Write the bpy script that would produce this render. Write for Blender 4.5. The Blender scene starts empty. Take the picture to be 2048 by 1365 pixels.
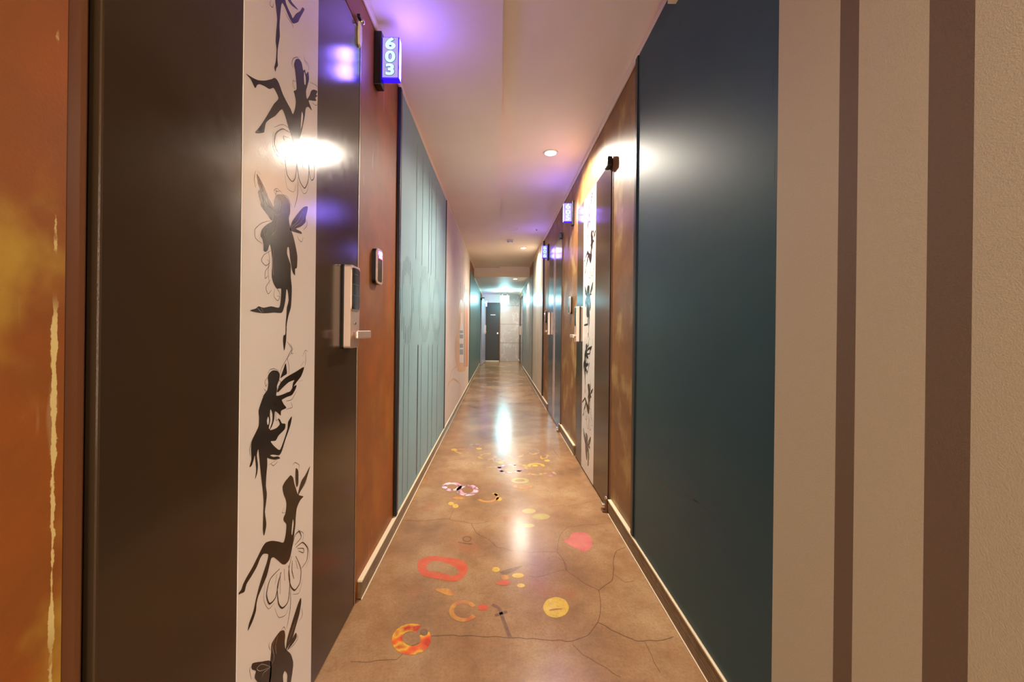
import bpy, bmesh, math, random
from mathutils import Vector, Matrix
from mathutils.geometry import tessellate_polygon
random.seed(7)
S = bpy.context.scene
COL = S.collection

# ------------------------------------------------------------------ camera, view, world
F = 760.0          # focal length in pixels of the 2048 px frame
VPX, VPY = 997.0, 658.0
TH = 0.0115        # roll
CH = 1.05          # camera height
cd = bpy.data.cameras.new('camera'); cam = bpy.data.objects.new('camera', cd); COL.objects.link(cam)
cd.sensor_width = 36; cd.lens = F / 2048 * 36; cd.clip_start = 0.01
cd.shift_x = (1024 - VPX) / 2048; cd.shift_y = -(682.5 - VPY) / 2048
cam.matrix_world = Matrix.Translation((0, 0, CH)) @ Matrix.Rotation(math.pi/2, 4, 'X') @ Matrix.Rotation(TH, 4, 'Z')
S.camera = cam
S.view_settings.view_transform = 'Standard'; S.view_settings.look = 'None'
S.view_settings.gamma = 1; S.view_settings.use_curve_mapping = False
S.view_settings.exposure = 1.45
S.cycles.max_bounces = 10; S.cycles.diffuse_bounces = 6; S.cycles.glossy_bounces = 5
S.cycles.use_denoising = True; S.cycles.sample_clamp_indirect = 6
w = bpy.data.worlds.new('world'); S.world = w; w.use_nodes = True
w.node_tree.nodes['Background'].inputs[0].default_value = (1, .9, .8, 1)
w.node_tree.nodes['Background'].inputs[1].default_value = 0.02

LAMP_POWER = 84.0
WARM = (1.0, .89, .75)

def lamp(name, loc, power, color, typ='SPOT', size=.03, angle=165, blend=.35, parent=None):
    l = bpy.data.lights.new(name, typ); l.energy = power; l.color = color
    l.shadow_soft_size = size
    if typ == 'SPOT': l.spot_size = math.radians(angle); l.spot_blend = blend
    o = bpy.data.objects.new(name, l); COL.objects.link(o); o.location = loc
    if parent: o.parent = parent
    return o

# added unseen fill light behind the viewer, brightens the near walls and ceiling
al = bpy.data.lights.new('fill_light', 'AREA'); al.shape = 'RECTANGLE'; al.size = 1.0; al.size_y = 2.0; al.energy = 30; al.color = (1.0, .88, .72)
lo = bpy.data.objects.new('fill_light', al); COL.objects.link(lo); lo.location = (.06, -2.9, 1.2)
lo.rotation_euler = (math.radians(90), 0, 0)

# ------------------------------------------------------------------ pixel -> surface
def unroll(px, py):
    u, v = px - VPX, py - VPY
    return u + TH * v, v - TH * u
def on_wall(px, py, X):
    u, v = unroll(px, py)
    Y = X * F / u
    return Y, CH - v * Y / F
def on_floor(px, py):
    u, v = unroll(px, py)
    Y = CH * F / v
    return u * Y / F, Y

# ------------------------------------------------------------------ materials
def lin(c):
    out = []
    for v in c:
        v /= 255
        out.append(v / 12.92 if v <= .04045 else ((v + .055) / 1.055) ** 2.4)
    return tuple(out) + (1,)

def mat(name, c, rough=.5, metal=0, spec=.5, coat=0, bump=0, bscale=200, emit=None, es=0, var=0, vscale=6, c2=None, coat_rough=.05):
    m = bpy.data.materials.new(name); m.use_nodes = True
    nt = m.node_tree; N = nt.nodes; L = nt.links
    b = N['Principled BSDF']
    b.inputs['Base Color'].default_value = lin(c)
    b.inputs['Roughness'].default_value = rough
    b.inputs['Metallic'].default_value = metal
    b.inputs['Specular IOR Level'].default_value = spec
    b.inputs['Coat Weight'].default_value = coat
    b.inputs['Coat Roughness'].default_value = coat_rough
    tc = N.new('ShaderNodeNewGeometry')
    if var or c2:
        n = N.new('ShaderNodeTexNoise'); n.inputs['Scale'].default_value = vscale; n.inputs['Detail'].default_value = 6
        L.new(tc.outputs['Position'], n.inputs['Vector'])
        r = N.new('ShaderNodeValToRGB')
        r.color_ramp.elements[0].position = .35; r.color_ramp.elements[1].position = .65
        r.color_ramp.elements[0].color = lin(c)
        r.color_ramp.elements[1].color = lin(c2) if c2 else lin(tuple(min(255, v * (1 + var)) for v in c))
        L.new(n.outputs['Fac'], r.inputs['Fac']); L.new(r.outputs['Color'], b.inputs['Base Color'])
    else:
        n = N.new('ShaderNodeTexNoise'); n.inputs['Scale'].default_value = 40
        L.new(tc.outputs['Position'], n.inputs['Vector'])
        mr = N.new('ShaderNodeMapRange'); mr.inputs['To Min'].default_value = max(.02, rough - .04); mr.inputs['To Max'].default_value = rough + .04
        L.new(n.outputs['Fac'], mr.inputs['Value']); L.new(mr.outputs['Result'], b.inputs['Roughness'])
    if bump:
        nb = N.new('ShaderNodeTexNoise'); nb.inputs['Scale'].default_value = bscale; nb.inputs['Detail'].default_value = 3
        L.new(tc.outputs['Position'], nb.inputs['Vector'])
        bp = N.new('ShaderNodeBump'); bp.inputs['Strength'].default_value = bump; bp.inputs['Distance'].default_value = .002
        L.new(nb.outputs['Fac'], bp.inputs['Height']); L.new(bp.outputs['Normal'], b.inputs['Normal'])
    if emit:
        b.inputs['Emission Color'].default_value = lin(emit); b.inputs['Emission Strength'].default_value = es
    return m

def nmath(nt, op, a, b=None, clamp=False):
    n = nt.nodes.new('ShaderNodeMath'); n.operation = op; n.use_clamp = clamp
    for i, v in enumerate((a, b)):
        if v is None: continue
        if isinstance(v, (int, float)): n.inputs[i].default_value = v
        else: nt.links.new(v, n.inputs[i])
    return n.outputs[0]
def nmix(nt, fac, a, b):
    n = nt.nodes.new('ShaderNodeMix'); n.data_type = 'RGBA'
    for i, v in ((0, fac), (6, a), (7, b)):
        if isinstance(v, (tuple, int, float)): n.inputs[i].default_value = v
        else: nt.links.new(v, n.inputs[i])
    return n.outputs[2]
def noise(nt, vec, scale, detail=5, rough=.55, stretch=None):
    n = nt.nodes.new('ShaderNodeTexNoise'); n.inputs['Scale'].default_value = scale
    n.inputs['Detail'].default_value = detail; n.inputs['Roughness'].default_value = rough
    if stretch:
        mp = nt.nodes.new('ShaderNodeMapping'); mp.inputs['Scale'].default_value = stretch
        nt.links.new(vec, mp.inputs['Vector']); vec = mp.outputs[0]
    nt.links.new(vec, n.inputs['Vector'])
    return n.outputs['Fac']
def ramp(nt, fac, stops):
    r = nt.nodes.new('ShaderNodeValToRGB'); e = r.color_ramp.elements
    while len(e) < len(stops): e.new(.5)
    for k, (p, c) in enumerate(stops): e[k].position = p; e[k].color = lin(c)
    nt.links.new(fac, r.inputs['Fac']); return r.outputs['Color']
def smooth(nt, v, a, b):
    m = nt.nodes.new('ShaderNodeMapRange'); m.interpolation_type = 'SMOOTHSTEP'
    m.inputs['From Min'].default_value = a; m.inputs['From Max'].default_value = b
    nt.links.new(v, m.inputs['Value']); return m.outputs['Result']

def rust_mat(name, a, b, c, gloss=.42, worn=False):
    """hand-rubbed metallic rust paint: blotches of rust, brown and dull gold"""
    m = bpy.data.materials.new(name); m.use_nodes = True; nt = m.node_tree; P = nt.nodes['Principled BSDF']
    g = nt.nodes.new('ShaderNodeNewGeometry'); pos = g.outputs['Position']
    col = ramp(nt, noise(nt, pos, 3.2, 6, .6), [(.3, a), (.52, b), (.72, a)])
    base = col
    gold = smooth(nt, noise(nt, pos, 6.5, 4, .5, (1, 1, .7)), .52, .68)
    col = nmix(nt, nmath(nt, 'MULTIPLY', gold, .75), col, lin(c))
    if worn:
        s0 = nt.nodes.new('ShaderNodeSeparateXYZ'); nt.links.new(pos, s0.inputs[0])
        near = nmath(nt, 'SUBTRACT', 1.0, smooth(nt, s0.outputs[1], .5, 1.2))
        col = nmix(nt, nmath(nt, 'MULTIPLY', gold, nmath(nt, 'ADD', nmath(nt, 'MULTIPLY', near, .65), .12)), base, lin(c))
    scr = smooth(nt, noise(nt, pos, 30, 3, .5, (1, 1, .12)), .68, .75)
    col = nmix(nt, nmath(nt, 'MULTIPLY', scr, .22), col, lin((205, 190, 140)))
    if worn:
        sp = nt.nodes.new('ShaderNodeSeparateXYZ'); nt.links.new(pos, sp.inputs[0])
        jag = noise(nt, pos, 22, 6, .7, (1, 1, .5))
        d = nmath(nt, 'ABSOLUTE', nmath(nt, 'SUBTRACT', sp.outputs[1], .4555))
        d = nmath(nt, 'ADD', d, nmath(nt, 'MULTIPLY', nmath(nt, 'SUBTRACT', jag, .5), .022))
        band = nmath(nt, 'SUBTRACT', 1.0, smooth(nt, d, .0012, .0022))
        zm = nmath(nt, 'MULTIPLY', smooth(nt, sp.outputs[2], .62, .70), nmath(nt, 'SUBTRACT', 1.0, smooth(nt, sp.outputs[2], 1.05, 1.09)))
        zm = nmath(nt, 'MAXIMUM', zm, nmath(nt, 'MULTIPLY', smooth(nt, noise(nt, pos, 9), .55, .6), .8))
        col = nmix(nt, nmath(nt, 'MULTIPLY', band, zm), col, lin((215, 195, 130)))
    nt.links.new(col, P.inputs['Base Color'])
    P.inputs['Roughness'].default_value = gloss; P.inputs['Specular IOR Level'].default_value = .35
    nb = noise(nt, pos, 260, 2); bp = nt.nodes.new('ShaderNodeBump'); bp.inputs['Strength'].default_value = .25; bp.inputs['Distance'].default_value = .001
    nt.links.new(nb, bp.inputs['Height']); nt.links.new(bp.outputs[0], P.inputs['Normal'])
    return m

def floor_mat(name, tints=None, amount=.8, dark=0):
    """polished stained concrete; tints = paint colours laid over it in patches"""
    m = bpy.data.materials.new(name); m.use_nodes = True; nt = m.node_tree; P = nt.nodes['Principled BSDF']
    g = nt.nodes.new('ShaderNodeNewGeometry'); pos = g.outputs['Position']
    col = ramp(nt, noise(nt, pos, 2.3, 8, .62), [(.30, (124, 88, 60)), (.5, (158, 120, 84)), (.70, (184, 152, 112))])
    red = smooth(nt, noise(nt, pos, 3.7, 5, .6), .55, .72)
    col = nmix(nt, nmath(nt, 'MULTIPLY', red, .45), col, lin((168, 92, 62)))
    gr = smooth(nt, noise(nt, pos, 110, 6, .8), .35, .7)
    col = nmix(nt, nmath(nt, 'MULTIPLY', gr, .4), col, lin((110, 78, 54)))
    mid = smooth(nt, noise(nt, pos, 14, 6, .75), .48, .68)
    col = nmix(nt, nmath(nt, 'MULTIPLY', mid, .35), col, lin((120, 96, 62)))
    glint = smooth(nt, noise(nt, pos, 300, 2, .5), .74, .78)  # glints painted as pale specks into the floor colour
    col = nmix(nt, nmath(nt, 'MULTIPLY', glint, .7), col, lin((250, 225, 190)))
    if tints:
        if len(tints) == 1: t = lin(tints[0])
        else:
            st = [(.32 + .36 * k / (len(tints) - 1), c) for k, c in enumerate(tints)]
            t = ramp(nt, noise(nt, pos, 17, 2, .4), st)
        wear = nmath(nt, 'MULTIPLY', nmath(nt, 'SUBTRACT', 1.0, nmath(nt, 'MULTIPLY', smooth(nt, noise(nt, pos, 60, 5, .7), .45, .7), .45)), amount)
        col = nmix(nt, wear, col, t)
    if dark: col = nmix(nt, dark, col, lin((70, 44, 30)))
    nt.links.new(col, P.inputs['Base Color'])
    rr = nt.nodes.new('ShaderNodeMapRange'); rr.inputs['To Min'].default_value = .13; rr.inputs['To Max'].default_value = .27
    nt.links.new(noise(nt, pos, 5, 6, .6), rr.inputs['Value']); nt.links.new(rr.outputs[0], P.inputs['Roughness'])
    P.inputs['Specular IOR Level'].default_value = .32
    nb = noise(nt, pos, 130, 4, .7); bp = nt.nodes.new('ShaderNodeBump'); bp.inputs['Strength'].default_value = .12; bp.inputs['Distance'].default_value = .001
    nt.links.new(nb, bp.inputs['Height']); nt.links.new(bp.outputs[0], P.inputs['Normal'])
    return m

def stripe_mat():
    """woven wallpaper: oatmeal ground with two brown bands"""
    m = bpy.data.materials.new('striped_wallpaper'); m.use_nodes = True; nt = m.node_tree; P = nt.nodes['Principled BSDF']
    g = nt.nodes.new('ShaderNodeNewGeometry'); pos = g.outputs['Position']
    sp = nt.nodes.new('ShaderNodeSeparateXYZ'); nt.links.new(pos, sp.inputs[0]); y = sp.outputs[1]
    def band(a, b): return nmath(nt, 'MULTIPLY', nmath(nt, 'GREATER_THAN', y, a), nmath(nt, 'LESS_THAN', y, b))
    bs = None
    for a, b in ((.681, .719), (.514, .569), (.20, .24), (.03, .09), (-.35, -.31), (-.55, -.49)):
        v = band(a, b); bs = v if bs is None else nmath(nt, 'MAXIMUM', bs, v)
    n1 = noise(nt, pos, 420, 3, .7); n2 = noise(nt, pos, 3, 4)
    cream = nmix(nt, n1, lin((172, 166, 140)), lin((202, 196, 168)))
    brown = nmix(nt, n1, lin((100, 84, 66)), lin((118, 100, 80)))
    cream = nmix(nt, nmath(nt, 'MULTIPLY', n2, .25), cream, lin((186, 176, 142)))
    nt.links.new(nmix(nt, bs, cream, brown), P.inputs['Base Color'])
    P.inputs['Roughness'].default_value = .7
    bp = nt.nodes.new('ShaderNodeBump'); bp.inputs['Strength'].default_value = .5; bp.inputs['Distance'].default_value = .0012
    nt.links.new(n1, bp.inputs['Height']); nt.links.new(bp.outputs[0], P.inputs['Normal'])
    return m

def marble_mat():
    m = bpy.data.materials.new('veined_stone_tiles'); m.use_nodes = True; nt = m.node_tree; P = nt.nodes['Principled BSDF']
    g = nt.nodes.new('ShaderNodeNewGeometry'); pos = g.outputs['Position']
    v = nmath(nt, 'ABSOLUTE', nmath(nt, 'SUBTRACT', noise(nt, pos, 2.6, 5, .55, (1, 1, .6)), .5))
    vein = nmath(nt, 'SUBTRACT', 1.0, smooth(nt, v, 0.0, .025))
    col = nmix(nt, noise(nt, pos, 1.6, 5), lin((150, 130, 122)), lin((190, 168, 156)))
    col = nmix(nt, nmath(nt, 'MULTIPLY', vein, .3), col, lin((220, 204, 194)))
    sp = nt.nodes.new('ShaderNodeSeparateXYZ'); nt.links.new(pos, sp.inputs[0])
    z = nmath(nt, 'ABSOLUTE', nmath(nt, 'SUBTRACT', nmath(nt, 'FRACT', nmath(nt, 'DIVIDE', sp.outputs[2], .6)), .5))
    j = nmath(nt, 'GREATER_THAN', z, .488)
    col = nmix(nt, j, col, lin((120, 104, 98)))
    nt.links.new(col, P.inputs['Base Color']); P.inputs['Roughness'].default_value = .25
    return m

M = {}
M['ceiling'] = mat('ceiling_paint', (226, 210, 198), .6, var=.03, vscale=2, bump=.05, bscale=300)
M['cornice'] = mat('cream_moulding', (226, 208, 182), .45)
M['floor'] = floor_mat('stained_concrete')
M['crack'] = floor_mat('concrete_crack', dark=.62)
M['rustL'] = rust_mat('rust_paint_left', (160, 86, 28), (136, 78, 30), (186, 150, 56), .5, worn=True)
M['rustR'] = rust_mat('rust_paint_right', (148, 104, 54), (122, 80, 38), (172, 142, 84), .42)
M['stripe'] = stripe_mat(); M['marble'] = marble_mat()
M['base'] = mat('brown_vinyl_skirting', (104, 80, 52), .35, c2=(124, 98, 66), vscale=30)
M['base_edge'] = mat('cream_skirting_bead', (222, 206, 172), .4)
M['door'] = mat('dark_bronze_door', (62, 47, 32), .16, metal=.15, spec=.42, bump=.05, bscale=500)
M['frame'] = mat('brown_door_frame', (118, 74, 44), .4, metal=.1)
M['chrome'] = mat('brushed_steel', (205, 196, 186), .25, metal=1)
M['champ'] = mat('champagne_lock_body', (214, 188, 172), .32, metal=.55)
M['black'] = mat('black_plastic', (16, 14, 14), .3)
M['glass'] = mat('black_gloss_keypad', (8, 12, 12), .06, coat=1)
M['dim'] = mat('grey_keypad_print', (84, 84, 82), .3)
M['strip'] = mat('white_vinyl_strip', (234, 224, 214), .16, spec=.4, bump=.06, bscale=200)
M['ink'] = mat('black_print', (26, 17, 11), .16, spec=.45)
M['inkline'] = mat('pale_print_line', (196, 180, 172), .35)
M['teal_light'] = mat('pale_teal_panel', (126, 156, 162), .5, c2=(134, 164, 168), vscale=2, spec=.35)
M['teal_line'] = mat('grey_print_on_teal', (50, 68, 76), .35)
M['teal_dark'] = mat('deep_teal_panel', (38, 72, 82), .48, c2=(46, 80, 84), vscale=2, spec=.28, bump=.03, bscale=9)
M['teal_mark'] = mat('scuff_on_teal', (72, 74, 64), .5)
M['teal_edge'] = mat('dark_panel_edge', (12, 20, 28), .35)
M['teal_mid'] = mat('green_teal_panel', (62, 104, 104), .34, c2=(72, 112, 108), vscale=2)
M['mural'] = mat('cream_mural_panel', (212, 194, 184), .65, c2=(220, 206, 192), vscale=1.5)
M['mural_orange'] = mat('mural_apricot', (222, 178, 146), .4, c2=(226, 190, 150), vscale=8)
M['mural_coral'] = mat('mural_coral', (214, 150, 122), .4)
M['mural_blue'] = mat('mural_blue_grey', (150, 158, 166), .4)
M['mural_white'] = mat('mural_white', (232, 220, 212), .4)
M['mural_grey'] = mat('mural_grey_line', (150, 132, 128), .4)
M['ivory'] = mat('ivory_panel', (196, 190, 172), .35, c2=(208, 202, 184), vscale=4)
M['ivory_line'] = mat('ivory_panel_stripe', (150, 150, 136), .4)
M['greige'] = mat('grey_damask_panel', (168, 160, 148), .5, c2=(150, 142, 130), vscale=9)
M['steel'] = mat('blue_grey_steel_door', (86, 84, 88), .22, metal=.8)
M['pale'] = mat('pale_metal_strip', (196, 180, 180), .35)
M['enddoor'] = mat('dark_grey_door', (52, 46, 44), .4)
M['lamp'] = mat('lamp_lens', (255, 240, 220), .4, emit=(255, 236, 208), es=5)
M['white'] = mat('white_plastic', (224, 214, 208), .4)
M['signframe'] = mat('blue_lit_acrylic', (20, 10, 120), .2, emit=(40, 10, 255), es=.6)
M['signface'] = mat('lavender_lit_face', (50, 44, 80), .3, emit=(206, 184, 255), es=.28)
M['signedge'] = mat('white_lit_edge', (200, 200, 255), .3, emit=(150, 150, 255), es=.7)
M['digit'] = mat('mint_lit_digit', (90, 120, 110), .3, emit=(200, 255, 240), es=.45)
M['digit_edge'] = mat('teal_digit_outline', (10, 50, 70), .3, emit=(20, 120, 190), es=.22)
M['exit'] = mat('cyan_lit_sign', (200, 255, 255), .3, emit=(185, 250, 255), es=9)
M['red'] = mat('red_display', (200, 20, 50), .3, emit=(255, 20, 70), es=2.5)
M['redw'] = mat('white_display_digits', (255, 220, 240), .3, emit=(255, 225, 245), es=3)
M['screen'] = mat('mirror_black_screen', (60, 52, 46), .08, metal=.6, coat=1)

# ------------------------------------------------------------------ mesh helpers
class MB:
    def __init__(s): s.bm = bmesh.new(); s.mats = []
    def mi(s, m):
        m = M[m]
        if m not in s.mats: s.mats.append(m)
        return s.mats.index(m)
    def box(s, x0, x1, y0, y1, z0, z1, m, bev=0, seg=2):
        k = s.mi(m); t = bmesh.new()
        bmesh.ops.create_cube(t, size=1)
        for v in t.verts:
            v.co = Vector((x0 + (v.co.x + .5) * (x1 - x0), y0 + (v.co.y + .5) * (y1 - y0), z0 + (v.co.z + .5) * (z1 - z0)))
        if bev: bmesh.ops.bevel(t, geom=t.edges[:], offset=bev, segments=seg, affect='EDGES', profile=.5)
        s.merge(t, k); return s
    def merge(s, t, k):
        bmesh.ops.recalc_face_normals(t, faces=t.faces[:])
        mp = {v: s.bm.verts.new(v.co) for v in t.verts}
        for f in t.faces:
            try: nf = s.bm.faces.new([mp[v] for v in f.verts]); nf.material_index = k; nf.smooth = f.smooth
            except ValueError: pass
        t.free()
    def cyl(s, c, r, h, axis, m, n=24, r2=None, smooth=True, bev=0):
        k = s.mi(m); t = bmesh.new()
        bmesh.ops.create_cone(t, cap_ends=True, segments=n, radius1=r, radius2=r if r2 is None else r2, depth=h)
        if bev: bmesh.ops.bevel(t, geom=[e for e in t.edges if len(e.link_faces) == 2 and any(len(f.verts) > 4 for f in e.link_faces)], offset=bev, segments=3, affect='EDGES')
        R = {'Z': Matrix(), 'X': Matrix.Rotation(math.pi/2, 4, 'Y'), 'Y': Matrix.Rotation(math.pi/2, 4, 'X')}[axis]
        for v in t.verts: v.co = R @ v.co + Vector(c)
        for f in t.faces: f.smooth = smooth and len(f.verts) == 4
        s.merge(t, k); return s
    def ring(s, c, r0, r1, h, m, n=32):
        """flat ring lying in XY hanging down by h from c"""
        k = s.mi(m); t = bmesh.new(); R = []
        for i in range(n):
            a = 2 * math.pi * i / n; ca, sa = math.cos(a), math.sin(a)
            R.append([t.verts.new((c[0] + r * ca, c[1] + r * sa, c[2] + z)) for r, z in ((r1, 0), (r1 - h * .5, -h), (r0, -h * .8), (r0, 0))])
        for i in range(n):
            a, b = R[i], R[(i + 1) % n]
            for j in range(4):
                t.faces.new((a[j], b[j], b[(j + 1) % 4], a[(j + 1) % 4]))
        s.merge(t, k); return s
    def poly(s, pts, m):
        """filled outline, pts are 3-D and coplanar"""
        k = s.mi(m); P = [Vector(p) for p in pts]
        tr = tessellate_polygon([P]); vs = [s.bm.verts.new(p) for p in P]
        for a in tr:
            try: f = s.bm.faces.new([vs[i] for i in a]); f.material_index = k
            except ValueError: pass
        return s
    def prism(s, pts, d, m):
        """outline pts (3-D) pushed along d"""
        k = s.mi(m); t = bmesh.new(); d = Vector(d); P = [Vector(p) for p in pts]
        a = [t.verts.new(p) for p in P]; b = [t.verts.new(p + d) for p in P]
        for tri in tessellate_polygon([P]):
            t.faces.new([a[i] for i in tri]); t.faces.new([b[i] for i in reversed(tri)])
        n = len(P)
        for i in range(n): t.faces.new((a[i], a[(i + 1) % n], b[(i + 1) % n], b[i]))
        s.merge(t, k); return s
    def build(s, name, parent=None, label=None):
        me = bpy.data.meshes.new(name); s.bm.to_mesh(me); s.bm.free()
        for m in s.mats: me.materials.append(m)
        o = bpy.data.objects.new(name, me); COL.objects.link(o)
        if parent: o.parent = parent; o.matrix_parent_inverse = Matrix.Translation(parent.location).inverted()
        if label: o['label'] = label
        return o
def tag(o, label, cat, group=None, kind=None):
    o['label'] = label; o['category'] = cat
    if group: o['group'] = group
    if kind: o['kind'] = kind
    return o
def empty(name, loc, label, cat, group=None, kind=None):
    o = bpy.data.objects.new(name, None); COL.objects.link(o); o.location = loc; o.empty_display_size = .05
    return tag(o, label, cat, group, kind)
def struct(mb, name, label, cat): return tag(mb.build(name), label, cat, kind='structure')

# ------------------------------------------------------------------ smooth curves and flat art
def cr(pts, closed=False, n=4):
    P = [Vector(p) for p in pts]; out = []; L = len(P)
    rng = range(L if closed else L - 1)
    for i in rng:
        if closed: p0, p1, p2, p3 = P[i - 1], P[i], P[(i + 1) % L], P[(i + 2) % L]
        else: p0, p1, p2, p3 = P[max(i - 1, 0)], P[i], P[i + 1], P[min(i + 2, L - 1)]
        for k in range(n):
            t = k / n; a = .38  # a little tighter than Catmull-Rom, keeps the tips sharp
            m1 = (p2 - p0) * a; m2 = (p3 - p1) * a
            out.append((2*t**3 - 3*t**2 + 1) * p1 + (t**3 - 2*t**2 + t) * m1 + (-2*t**3 + 3*t**2) * p2 + (t**3 - t**2) * m2)
    if not closed: out.append(P[-1])
    return out
def ribbon(mb, pts2, width, to3, m, closed=False, taper=True, n=5):
    """flat brush line through 2-D points of the surface, width in metres"""
    C = cr([(p[0], p[1]) for p in pts2], closed, n) if len(pts2) > 2 else [Vector(p) for p in pts2]
    N = len(C); A = []; B = []
    for i, p in enumerate(C):
        q0 = C[i - 1] if (i or closed) else p; q1 = C[(i + 1) % N] if (i < N - 1 or closed) else p
        d = (q1 - q0); d = d.normalized() if d.length > 1e-9 else Vector((1, 0))
        wd = width / 2 * ((.35 + .65 * math.sin(math.pi * min(max(i / max(N - 1, 1), .02), .98))) if taper and not closed else 1)
        nrm = Vector((-d.y, d.x)) * wd
        A.append(p + nrm); B.append(p - nrm)
    k = mb.mi(m)
    va = [mb.bm.verts.new(to3(*q)) for q in A]; vb = [mb.bm.verts.new(to3(*q)) for q in B]
    for i in range(N if closed else N - 1):
        j = (i + 1) % N
        f = mb.bm.faces.new((va[i], va[j], vb[j], vb[i])); f.material_index = k

# fairy silhouettes: outlines measured on the printed strip (four zoomed views), kept as (y, z) on the wall plane
LEAF_L = -.528
Z1 = (400, 0, 3.412); Z2 = (450, 320, 3.413); Z3 = (440, 680, 3.592); Z4 = (420, 900, 2.935)
def conv(view, pts): return [on_wall(view[0] + x / view[2], view[1] + y / view[2], LEAF_L) for x, y in pts]
FILL, WHITE, LINE, PALE = [], [], [], []
def fill(v, p): FILL.append(conv(v, p))
def hole(v, p): WHITE.append(conv(v, p))
def line(v, p, w=.0016): LINE.append((conv(v, p), w))
def pale(v, p, w=.001): PALE.append((conv(v, p), w))
# A topmost, legs only in view, upper body above the frame
fill(Z1, [(510,-70),(508,0),(515,60),(522,130),(517,200),(512,280),(518,340),(512,420),(503,460),(510,490),(516,465),(527,448),(524,400),(527,330),(540,250),(538,170),(545,80),(555,20),(575,50),(600,110),(625,155),(640,160),(665,150),(680,120),(705,75),(708,62),(695,50),(680,75),(650,95),(630,125),(618,100),(598,60),(578,0),(600,-60),(590,-170),(600,-250),(570,-300),(540,-250),(545,-160)])
fill(Z1, [(595,0),(620,35),(645,55),(665,68),(660,58),(640,35),(620,10),(600,-30)])
fill(Z1, [(600,-170),(660,-260),(720,-330),(715,-250),(680,-190),(620,-140)])
line(Z1, [(575,80),(600,130),(625,165),(632,192)]); line(Z1, [(480,0),(472,30),(490,50),(500,20)], .0012)
# B sitting, legs kicked up, flower below
fill(Z1, [(308,502),(345,525),(390,547),(440,550),(485,540),(500,532),(515,537),(535,570),(560,640),(590,700),(615,745),(630,780),(645,740),(650,690),(640,640),(635,622),(655,610),(652,550),(645,480),(638,440),(650,405),(672,403),(690,430),(700,480),(712,475),(720,505),(735,490),(740,540),(728,590),(720,620),(722,660),(728,675),(745,650),(755,620),(775,612),(800,625),(788,645),(800,655),(783,668),(790,688),(765,688),(738,686),(750,725),(760,755),(735,730),(718,740),(712,790),(700,850),(690,900),(670,960),(640,990),(625,940),(600,870),(580,800),(555,745),(510,790),(470,815),(445,840),(435,890),(430,905),(390,910),(372,903),(400,870),(440,810),(470,760),(500,710),(530,675),(520,640),(497,600),(470,608),(440,590),(405,575),(385,580),(372,602),(355,570),(340,540)])
hole(Z1, [(706,490),(716,530),(716,575),(708,575),(704,530)]); hole(Z1, [(690,762),(698,790),(692,850),(682,880),(684,820)])
for p in ([(640,470),(622,440),(632,400),(660,390),(672,400)], [(650,560),(630,550),(632,590),(650,612)], [(710,410),(735,440),(738,480)], [(745,560),(790,585),(808,625),(790,640)], [(760,700),(790,720),(800,690)], [(705,375),(712,420),(730,450)]): line(Z1, p, .0011)
for p, wd in (([(610,905),(560,880),(515,910),(505,980),(530,1040),(575,1050)], .003), ([(600,940),(565,930),(575,960),(600,970)], .0016), ([(605,1000),(580,1080),(590,1190),(625,1240),(648,1210),(655,1120),(630,1010)], .0028), ([(660,1010),(660,1130),(675,1230),(710,1285),(735,1230),(740,1110),(715,1000)], .003), ([(740,1060),(740,1160),(755,1230),(775,1210),(775,1110),(745,1010)], .0026), ([(495,900),(495,1000),(530,1070),(580,1060)], .0009), ([(570,1150),(590,1280),(635,1310),(650,1260)], .0009), ([(665,1240),(700,1320),(725,1310),(740,1250)], .0009), ([(690,1020),(688,1090),(700,1150)], .0016), ([(620,1020),(612,1090),(622,1130)], .0016), ([(663,1210),(664,1300),(655,1365),(640,1420)], .0018), ([(500,870),(560,850),(610,880)], .0009), ([(710,1060),(712,1130)], .0014)): line(Z1, p, wd)
# C standing, one leg folded back
fill(Z2, [(213,95),(235,130),(270,200),(300,270),(335,345),(330,370),(315,415),(290,380),(262,345),(240,310),(240,290),(228,250),(222,215),(235,205),(222,160),(215,120)])
fill(Z2, [(340,250),(360,235),(395,240),(425,270),(440,310),(440,360),(432,400),(440,460),(462,520),(480,600),(490,660),(487,735),(475,745),(473,790),(455,760),(445,700),(440,670),(432,600),(422,600),(420,640),(435,690),(445,720),(445,800),(452,870),(450,950),(445,1010),(430,1060),(418,1120),(415,1190),(412,1240),(400,1305),(392,1240),(395,1200),(408,1190),(410,1120),(415,1060),(418,1010),(430,960),(425,900),(415,885),(408,960),(395,1020),(380,1045),(330,1043),(280,1047),(230,1045),(165,1030),(205,1015),(225,1000),(260,1010),(310,1000),(360,1010),(372,990),(378,930),(378,880),(350,880),(330,850),(315,800),(318,700),(312,620),(300,575),(290,610),(275,628),(260,620),(258,580),(250,540),(238,520),(245,480),(270,450),(300,430),(318,420),(335,370),(330,300)])
fill(Z2, [(440,465),(455,420),(490,370),(530,325),(560,318),(558,350),(548,390),(545,425),(515,455),(480,470),(515,490),(520,505),(495,500),(460,490),(440,480)])
for p in ([(310,620),(260,650),(245,690),(275,722),(300,700),(285,680)], [(300,720),(272,760),(270,810),(290,790)], [(305,820),(275,870),(290,915),(312,890)], [(335,880),(330,930),(355,962),(370,935),(350,930)], [(305,415),(250,430),(200,475),(205,535),(250,572)], [(345,245),(330,210),(350,195),(385,225)], [(380,230),(420,250),(440,290),(450,330)], [(205,75),(195,130),(205,190)], [(220,75),(240,100)], [(350,880),(365,900),(372,930)], [(490,515),(500,545),(520,560),(530,530)], [(555,410),(555,450),(530,480)], [(335,205),(350,215),(372,212)], [(350,200),(345,225),(340,240)], [(290,610),(300,680),(290,760),(300,850)]): line(Z2, p, .0012)
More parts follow.
